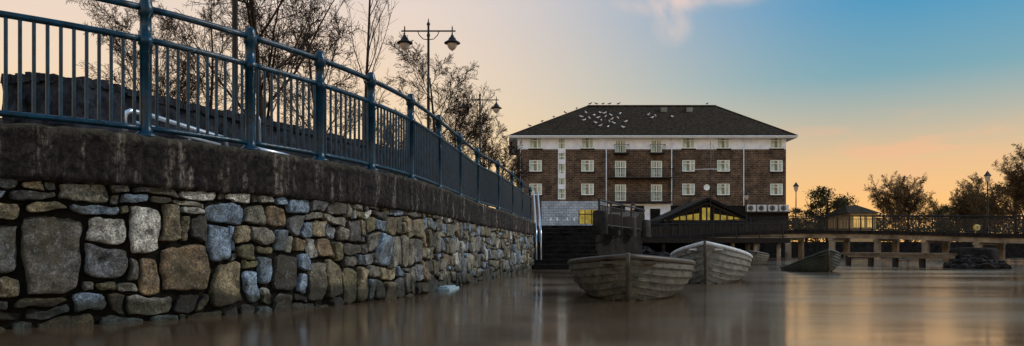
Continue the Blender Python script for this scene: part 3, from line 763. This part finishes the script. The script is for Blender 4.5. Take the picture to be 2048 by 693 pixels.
mb=MB(); mb.box((gl_,PD+.3,LZ),(gr,PD+8.5,zl-.1)); mb.finish('back_room',M['dark'],pav)
ms=thing('flag_mast','tall thin mast with horizontal yardarm and stays beside the pavilion','mast',(ax,PD-1.5,LZ))
mb=MB(); H=pz(285)-LZ
mb.tube([(0,0,0),(0,0,H*.5),(0,0,H)],[.07,.05,.02],8); mb.finish('pole',M['black'],ms,smooth=True)
mb=MB(); zy=pz(343)-LZ; mb.tube([(-1.95,0,zy),(0,0,zy+.05),(1.95,0,zy)],[.03,.05,.03],6); mb.finish('yardarm',M['acwhite'],ms,smooth=True)
mb=MB()
for sx in (-1,1):
    mb.tube([(sx*1.9,0,zy),(0,0,H-.3)],.012,3); mb.tube([(sx*1.9,0,zy),(sx*.9,0,0)],.012,3)
mb.finish('stays',M['black'],ms)

# ---------------------------------------------------------------- terrace deck
tr_=thing('river_terrace','dark timber terrace on piles over the water','terrace',(0,0,0))
mb=MB(); mb.box((9.2,58.0,LZ-.35),(21.5,66.5,LZ+.03)); mb.finish('deck',M['darkwood'],tr_)
for k in range(7):
    mb=MB(); x=10+k*1.8; mb.tube([(x,58.5,-.5),(x,58.5,LZ-.35)],.17,8); mb.finish('pile',M['tanconc' if k>2 else 'darkwood'],tr_,smooth=True)
def picket(name,label,pts,H,mat,pitch,rb,post_every,cat='railing'):
    e=thing(name,label,cat,(0,0,0))
    P=[Vector(p) for p in pts]; L=[0]
    for a,b in zip(P,P[1:]): L.append(L[-1]+(b-a).length)
    def at(s_):
        s_=max(0,min(L[-1]-1e-6,s_)); i=bisect.bisect_right(L,s_)-1; t=(s_-L[i])/(L[i+1]-L[i]); return P[i].lerp(P[i+1],t)
    up=Vector((0,0,1)); mb=MB()
    for z,r_ in ((H,.04),(H*.82,.02),(.1,.03)): mb.tube([p+up*z for p in P],r_,6)
    mb.finish('rails',mat,e)
    mb=MB(); n=int(L[-1]/pitch)
    for k in range(n+1): p=at(k*pitch); mb.tube([p+up*.1,p+up*H*.82],rb,4,cap=False)
    mb.finish('balusters',mat,e)
    n=int(L[-1]/post_every)
    for k in range(n+1):
        mb=MB(); p=at(k*post_every); mb.lathe([(.06,0),(.05,.1),(.045,H),(.06,H+.03),(.0,H+.09)],p,6); mb.finish('post',mat,e)
picket('terrace_railing','dark iron railing along the river terrace',[(3.6,31,LZ),(6.8,38.5,LZ),(9.3,58.1,LZ+.03),(21.3,58.1,LZ+.03)],1.1,M['black'],.13,.014,1.8)

# ---------------------------------------------------------------- bridge
bp=[(12,69.5,1.95),(17,69.0,2.15),(20.7,68,2.35),(24.5,64.8,2.45),(28.6,60,2.33),(31.5,55.2,2.10),(34.1,50,1.83),(37.5,43.5,1.65),(41,37,1.6),(46,28,1.6)]
bd=[]
B_=[bp[0]]+bp+[bp[-1]]
for i in range(1,len(B_)-2):
    for k in range(6): bd.append(Vector(cat(B_[i-1],B_[i],B_[i+1],B_[i+2],k/6)))
bd.append(Vector(bp[-1]))
def offs(P,o,z=0):
    out=[]
    for i,p in enumerate(P):
        d=P[min(i+1,len(P)-1)]-P[max(i-1,0)]; d.z=0; d.normalize(); nn=Vector((-d.y,d.x,0))
        out.append(p+nn*o+Vector((0,0,z)))
    return out
bridge=thing('footbridge','gently arched footbridge with tan girders and concrete piers over the river','bridge',(0,0,0))
def sweep(mb,P,prof,mi=0):
    k=len(prof); vs=[]
    rings=[offs(P,o,z) for o,z in prof]
    for i in range(len(P)):
        for j in range(k): vs.append(rings[j][i])
    fs=[(i*k+j,i*k+(j+1)%k,(i+1)*k+(j+1)%k,(i+1)*k+j) for i in range(len(P)-1) for j in range(k)]
    fs+=[tuple(range(k)),tuple((len(P)-1)*k+j for j in range(k-1,-1,-1))]
    mb.add(vs,fs,mi)
mb=MB(); sweep(mb,bd,[(-1.6,-.28),(1.6,-.28),(1.6,0),(-1.6,0)]); mb.finish('deck',M['quaydark'],bridge)
for o_ in (-1.45,1.2):
    mb=MB(); sweep(mb,bd,[(o_,-.64),(o_+.25,-.64),(o_+.25,-.285),(o_,-.285)]); mb.finish('girder',M['tanconc'],bridge)
t1=offs(bd,1.5)[20]; t2=offs(bd,-1.5)[20]
sg=1 if t1.length<t2.length else -1
acc=[0]
for a,b in zip(bd,bd[1:]): acc.append(acc[-1]+(b-a).length)
def bat(s_):
    i=min(bisect.bisect_right(acc,s_)-1,len(bd)-2); t=(s_-acc[i])/(acc[i+1]-acc[i]); return bd[i].lerp(bd[i+1],t),(bd[i+1]-bd[i]).normalized()
s_=6
while s_<acc[-1]-1:
    p,d_=bat(s_); nn=Vector((-d_.y,d_.x,0)); mb=MB()
    for o in (-1.25,1.25):
        q=p+nn*o; mb.tube([(q.x,q.y,-.6),(q.x,q.y,p.z-.80)],.27,8)
    mb.beam(p+nn*-1.55+Vector((0,0,-.74)),p+nn*1.55+Vector((0,0,-.74)),.4,.19)
    mb.finish('pier',M['tanconc'],bridge); s_+=3.9
picket('bridge_railing','dark iron railing along the footbridge',offs(bd,sg*1.5,.003),1.15,M['black'],.12,.018,1.9)
picket('bridge_railing','dark iron railing along the far side of the footbridge',offs(bd,-sg*1.5,.003),1.15,M['black'],.22,.014,1.9)
single_lamp((PX(1592,66),66,2.4),4.0)
single_lamp((PX(1975,54),54,2.0),4.1)
single_lamp((PX(1493,72),72,LZ),4.4)
single_lamp((PX(1266,72),72,LZ),3.4)
lb=thing('lifebuoy_housing','yellow lifebuoy housing fixed to the bridge railing','lifebuoy',(PX(1952,49.0),49.0,2.05))
mb=MB(); mb.tube([(0,-.0,.15),(0,-.06,.15),(0,-.14,.15),(0,-.16,.15)],[.20,.23,.21,.15],14); mb.tube([(0,.05,.15),(0,.05,-.2)],.04,6); mb.finish('casing',M['yellow'],lb,smooth=True)
mb=MB(); mb.tube([(math.cos(t)*.14,-.17,.15+math.sin(t)*.14) for t in [k*math.pi/8 for k in range(17)]],.015,5); mb.finish('ring',M['acwhite'],lb)

jt=thing('timber_jetty','low timber jetty with tan planks on short piles','jetty',(0,0,0))
ja=Vector((PX(1700,36),36,.56)); jb=Vector((PX(1905,30),30,.52))
mb=MB(); mb.beam(ja,jb,1.0,.10); mb.beam(ja+Vector((-.3,-.55,-.10)),jb+Vector((-.3,-.55,-.10)),.12,.16); mb.finish('deck',M['tanwood'],jt)
for k in range(5):
    p=ja.lerp(jb,k/4)
    mb=MB(); mb.tube([(p.x-.25,p.y-.4,-.5),(p.x-.25,p.y-.4,.45)],.13,7); mb.finish('pile',M['darkwood'],jt,smooth=True)
def rubble(name,label,c,rx,ry,rz_,n,seed,r0=.18,r1=.42):
    random.seed(seed); mb=MB()
    for k in range(n):
        t=U(0,6.28); q=math.sqrt(R()); x=math.cos(t)*rx*q; y=math.sin(t)*ry*q; z=U(-.1,rz_*(1-q*.7)); r_=U(r0,r1)
        vs=[];fs=[]
        for j in range(5):
            for i in range(7):
                ph=math.pi*j/4; th_=2*math.pi*i/7; v=Vector((math.sin(ph)*math.cos(th_),math.sin(ph)*math.sin(th_),math.cos(ph)*.7)); v*=r_*(1+.5*noise.noise(v*1.5+Vector((k,0,0)))); vs.append(v+Vector((x,y,z)))
        for j in range(4):
            for i in range(7): fs.append((j*7+i,j*7+(i+1)%7,(j+1)*7+(i+1)%7,(j+1)*7+i))
        mb.add(vs,fs)
    o=mb.finish(name,M['quaydark']); o.location=c; top(o,label,'rocks'); return o
rubble('rock_pier','dark heap of boulders at the end of the jetty',(PX(1965,28),28.5,-.08),.85,1.1,.62,110,3,.12,.28)
mb=MB(); rough_block(mb,(3,1,2),1.35,1.5,1.3)
o=mb.finish('stone_pier',M['quaydark'],None,smooth=True); o.location=(PX(1956,29.8),30.1,-.5); top(o,'dark square stone pier in the river','pier')
rubble('rock_bank','dark boulders below the terrace by the water',(8.2,50,0),2.0,8,.9,150,4)

hs=thing('house','small cream house glowing with warm light beyond the bridge','house',(0,0,0))
hd=86.0
def qx(x): return (x-1024)/F*hd
def qz(y): return (504-y)/F*hd+CH
mb=MB(); mb.box((qx(1701),hd,LZ),(qx(1752),hd+6,qz(427))); mb.finish('wall',M['cream'],hs)
mb=MB(); a,b=qx(1693),qx(1760); z0_=qz(427); z1_=qz(408); mb.add([(a,hd-.4,z0_),(b,hd-.4,z0_),(b,hd+6.4,z0_),(a,hd+6.4,z0_),(a+1.2,hd+3,z1_),(b-1.2,hd+3,z1_)],[(0,1,5,4),(1,2,5),(2,3,4,5),(3,0,4),(3,2,1,0)]); mb.finish('roof',M['roof'],hs)
wl=pmat('warm_lit_window',(.5,.35,.12),.5,var=.3,vs=.6,emit=(1,.60,.16),es=.8)
for a,b in ((1707,1728),(1734,1745)):
    mb=MB(); mb.box((qx(a),hd-.05,qz(455)),(qx(b),hd-.004,qz(433)))
    mb.finish('window',wl,hs,label='window glowing warm yellow')
hs=thing('house','pale rendered house with slate roof behind the promenade','house',(0,0,0))
mb=MB(); mb.box((-34,34,LZ),(-21.5,44,5.6)); mb.finish('wall',M['white'],hs)
mb=MB(); mb.add([(-34.4,33.6,5.6),(-21.1,33.6,5.6),(-21.1,44.4,5.6),(-34.4,44.4,5.6),(-34.4,39,7.6),(-21.1,39,7.6)],[(0,1,5,4),(2,3,4,5),(1,2,5),(3,0,4)]); mb.finish('roof',M['roof'],hs)
for x in (-31,-27,-23.4):
    mb=MB(); mb.box((x-.5,33.95,3.6),(x+.5,33.996,4.8)); mb.finish('window',M['pane'],hs)

# ---------------------------------------------------------------- boats
def boat(loc,rz_,L,B,fb,bow,hullm,rimm,label,tilt=(0,0),draft=.14,N=8):
    e=thing('rowing_boat',label,'boat',loc,'moored rowing boats')
    e.rotation_euler=(tilt[0],tilt[1],rz_)
    ns=28
    def wd(t):
        return B/2*(.72+.28*math.sin(min(1,t/.45)*math.pi/2))*(1 if t<.45 else max(0,1-((t-.45)/.55)**2.6))+.02
    def sz(t): return fb+(bow-fb)*max(0,(t-.3)/.7)**2.0+.06*max(0,(.3-t)/.3)**2
    def kz(t): return -draft+ (0 if t<.85 else (t-.85)/.15*.10)
    def xx(t,q): return -L/2+L*t + (.0 if t<.7 else ((t-.7)/.3)**2*(q-1)*.28)
    prof=[]
    lap=.028
    for k in range(N): prof+= [((k/N),lap if k>0 else 0),((k+1)/N,0)]
    def pt(t,q,o,sd,inset=0):
        w=wd(t); y=w*(math.sin(q*math.pi/2)**.66 if q>0 else 0); z=kz(t)+(sz(t)-kz(t))*(q**1.4)
        y=max(0,y-inset)+ (o if w>.05 else o*.3)
        return (xx(t,q),sd*y,z+inset*.3)
    mb=MB(); k=len(prof)
    for sd in (-1,1):
        vs=[pt(i/ns,q,o,sd) for i in range(ns+1) for q,o in prof]
        fs=[(i*k+j,(i+1)*k+j,(i+1)*k+j+1,i*k+j+1) if sd<0 else (i*k+j,i*k+j+1,(i+1)*k+j+1,(i+1)*k+j) for i in range(ns) for j in range(k-1)]
        mb.add(vs,fs)
    mb.finish('hull',M[hullm],e)
    mb=MB()
    for sd in (-1,1):
        qs=[j/8 for j in range(9)]
        vs=[pt(min(i/ns,.985),q,0,sd,.03) for i in range(ns+1) for q in qs]
        mb.add(vs,[(i*9+j,(i+1)*9+j,(i+1)*9+j+1,i*9+j+1) for i in range(ns) for j in range(8)])
    for t in (.1,.2,.3,.4,.5,.6,.7,.8,.9):
        for sd in (-1,1): mb.tube([pt(t,q,0,sd,.04) for q in [j/6 for j in range(7)]],.014,4)
    mb.finish('inner_lining',M['boatin'],e)
    mb=MB()
    path_=[pt(i/ns,1,.0,-1) for i in range(ns+1)]+[pt(i/ns,1,.0,1) for i in range(ns,-1,-1)]
    mb.tube(path_,.038,7); mb.finish('gunwale',M[rimm],e,smooth=True)
    mb=MB(); q9=[j/8 for j in range(9)]
    l_=[pt(0,q,0,-1) for q in q9]; r_=[pt(0,q,0,1) for q in q9]; poly=l_+r_[::-1]
    vs=[(x-.0,y,z) for x,y,z in poly]+[(x+.04,y,z) for x,y,z in poly]; m_=len(poly)
    mb.add(vs,[tuple(range(m_)),tuple(range(2*m_-1,m_-1,-1))]); mb.finish('transom',M[hullm],e)
    mb=MB(); mb.tube([(xx(1,q)+.025,0,kz(1)+(sz(1)-kz(1))*q**1.4+(.04 if q==1 else 0)) for q in [0,.2,.4,.6,.8,1]],.030,6)
    mb.tube([(xx(t,0),0,kz(t)-.02) for t in [0,.3,.6,.85,1]],.03,6); mb.finish('stem_and_keel',M['rim'],e,smooth=True)
    for t in (.14,.38,.64):
        w=wd(t)*.95; z=kz(t)+(sz(t)-kz(t))*.72; mb=MB(); mb.box((xx(t,1)-.12,-w,z),(xx(t,1)+.12,w,z+.03)); mb.finish('seat',M['rim'],e)
    mb=MB(); t=.9; mb.box((xx(t,1)-.1,-wd(t)*.9,sz(t)-.06),(xx(t,1)+.25,wd(t)*.9,sz(t)-.03)); mb.finish('bow_deck',M[rimm],e)
    return e
def place_boat(xb,yb_d,ang,L,**k):
    h=Vector((math.cos(ang),math.sin(ang))); c=Vector((PX(xb,yb_d),yb_d))-h*L/2
    return boat((c.x,c.y,0),ang,L,**k)
D=math.radians
place_boat(1256,9.3,D(-100),4.0,B=1.78,fb=.45,bow=.57,hullm='hull',rimm='rim',label='weathered brown clinker rowing boat moored bow first near the wall')
place_boat(1410,14.4,D(-108),4.2,B=1.62,fb=.50,bow=.80,hullm='hullpale',rimm='rimpale',label='pale painted clinker rowing boat with light gunwale')
place_boat(1500,34,D(-108),4.2,B=1.65,fb=.46,bow=.66,hullm='hull',rimm='rim',label='small green brown rowing boat moored near the terrace')
place_boat(1664,23.0,D(-92),3.0,B=1.5,fb=.28,bow=.58,hullm='hulldark',rimm='hulldark',label='dark half sunken rowing boat with raised bow',tilt=(D(9),D(-4)))

# ---------------------------------------------------------------- world, sun, camera
w=bpy.data.worlds.new('World'); scene.world=w; w.use_nodes=True
nt=w.node_tree; N=nt.nodes; Lk=nt.links; bg=N['Background']
tc=N.new('ShaderNodeTexCoord'); sp=N.new('ShaderNodeSeparateXYZ')
nr=N.new('ShaderNodeVectorMath'); nr.operation='NORMALIZE'; Lk.new(tc.outputs['Generated'],nr.inputs[0]); Lk.new(nr.outputs[0],sp.inputs[0])
def rampw(els):
    r=N.new('ShaderNodeValToRGB'); e=r.color_ramp.elements
    e[0].position=els[0][0]; e[0].color=(*els[0][1],1); e[1].position=els[-1][0]; e[1].color=(*els[-1][1],1)
    for p,c in els[1:-1]: k=e.new(p); k.color=(*c,1)
    Lk.new(sp.outputs['Z'],r.inputs[0]); return r.outputs[0]
rl=rampw([(0,(.98,.62,.23)),(.08,(.96,.66,.30)),(.15,(.92,.67,.40)),(.22,(.88,.67,.48)),(.31,(.80,.66,.57)),(.5,(.44,.52,.62)),(1,(.22,.36,.58))])
rr_=rampw([(0,(1.0,.50,.13)),(.06,(.95,.51,.17)),(.11,(.76,.49,.24)),(.16,(.44,.43,.34)),(.21,(.18,.36,.42)),(.29,(.060,.29,.49)),(.5,(.07,.25,.46)),(1,(.1,.2,.4))])
mr=N.new('ShaderNodeMapRange'); mr.interpolation_type='SMOOTHSTEP'; mr.inputs[1].default_value=-.18; mr.inputs[2].default_value=.46; Lk.new(sp.outputs['X'],mr.inputs[0])
mx=N.new('ShaderNodeMix'); mx.data_type='RGBA'; Lk.new(mr.outputs[0],mx.inputs[0]); Lk.new(rl,mx.inputs[6]); Lk.new(rr_,mx.inputs[7])
col=mx.outputs[2]
def cloud(center,size,scale,lo,hi,colr,amt,col,str_=(1,1,1)):
    sub=N.new('ShaderNodeVectorMath'); sub.operation='SUBTRACT'; c=Vector(center).normalized(); sub.inputs[1].default_value=c; Lk.new(nr.outputs[0],sub.inputs[0])
    sc=N.new('ShaderNodeVectorMath'); sc.operation='MULTIPLY'; sc.inputs[1].default_value=size; Lk.new(sub.outputs[0],sc.inputs[0])
    ln=N.new('ShaderNodeVectorMath'); ln.operation='LENGTH'; Lk.new(sc.outputs[0],ln.inputs[0])
    m1=N.new('ShaderNodeMapRange'); m1.inputs[1].default_value=1; m1.inputs[2].default_value=.2; m1.interpolation_type='SMOOTHSTEP'; Lk.new(ln.outputs['Value'],m1.inputs[0])
    mp=N.new('ShaderNodeMapping'); mp.inputs['Scale'].default_value=str_; mp.inputs['Rotation'].default_value=(0,D(-25),0); Lk.new(nr.outputs[0],mp.inputs[0])
    nz=N.new('ShaderNodeTexNoise'); nz.inputs['Scale'].default_value=scale; nz.inputs['Detail'].default_value=7; nz.inputs['Distortion'].default_value=.6; Lk.new(mp.outputs[0],nz.inputs['Vector'])
    m2=N.new('ShaderNodeMapRange'); m2.inputs[1].default_value=lo; m2.inputs[2].default_value=hi; Lk.new(nz.outputs[0],m2.inputs[0])
    mu=N.new('ShaderNodeMath'); mu.operation='MULTIPLY'; Lk.new(m1.outputs[0],mu.inputs[0]); Lk.new(m2.outputs[0],mu.inputs[1])
    mu2=N.new('ShaderNodeMath'); mu2.operation='MULTIPLY'; mu2.inputs[1].default_value=amt; Lk.new(mu.outputs[0],mu2.inputs[0])
    x=N.new('ShaderNodeMix'); x.data_type='RGBA'; Lk.new(mu2.outputs[0],x.inputs[0]); Lk.new(col,x.inputs[6]); x.inputs[7].default_value=(*colr,1)
    return x.outputs[2]
col=cloud((.235,1,.345),(8,8,32),9,.40,.60,(.88,.64,.53),.95,col)
col=cloud((.215,1,.308),(30,22,26),9,.42,.60,(.80,.62,.53),.6,col)
col=cloud((.50,1,.13),(4,4,16),10,.48,.66,(.90,.45,.24),.5,col,(1,1,5))
sky=N.new('ShaderNodeTexSky'); sky.sky_type='NISHITA'; sky.sun_disc=False; sky.sun_elevation=D(25); sky.sun_rotation=D(75)
mad=N.new('ShaderNodeMix'); mad.data_type='RGBA'; mad.blend_type='ADD'; mad.inputs[0].default_value=.008; mad.clamp_result=False
Lk.new(col,mad.inputs[6]); Lk.new(sky.outputs[0],mad.inputs[7])
back_sky_fill=N.new('ShaderNodeMapRange'); back_sky_fill.inputs[1].default_value=.2; back_sky_fill.inputs[2].default_value=-.9; back_sky_fill.inputs[3].default_value=1; back_sky_fill.inputs[4].default_value=1.6; Lk.new(sp.outputs['Y'],back_sky_fill.inputs[0])  # sky strengthened behind the camera as added fill light for the scene
Lk.new(mad.outputs[2],bg.inputs['Color']); Lk.new(back_sky_fill.outputs[0],bg.inputs['Strength'])
sd=bpy.data.lights.new('sun','SUN'); sd.energy=2.0; sd.angle=D(2.5); sd.color=(1,.93,.85)
so=bpy.data.objects.new('sun',sd); COL.objects.link(so)
dirv=Vector((.72,.20,.52))
so.rotation_euler=dirv.to_track_quat('Z','Y').to_euler()
cam=bpy.data.cameras.new('camera'); co=bpy.data.objects.new('camera',cam); COL.objects.link(co)
co.location=(0,0,CH); co.rotation_euler=(math.pi/2,0,0)
cam.sensor_width=36; cam.lens=36*F/2048; cam.shift_y=(504-346.5)/2048; cam.clip_start=.05; cam.clip_end=8000
scene.camera=co
scene.view_settings.view_transform='Standard'; scene.view_settings.look='None'; scene.view_settings.exposure=0
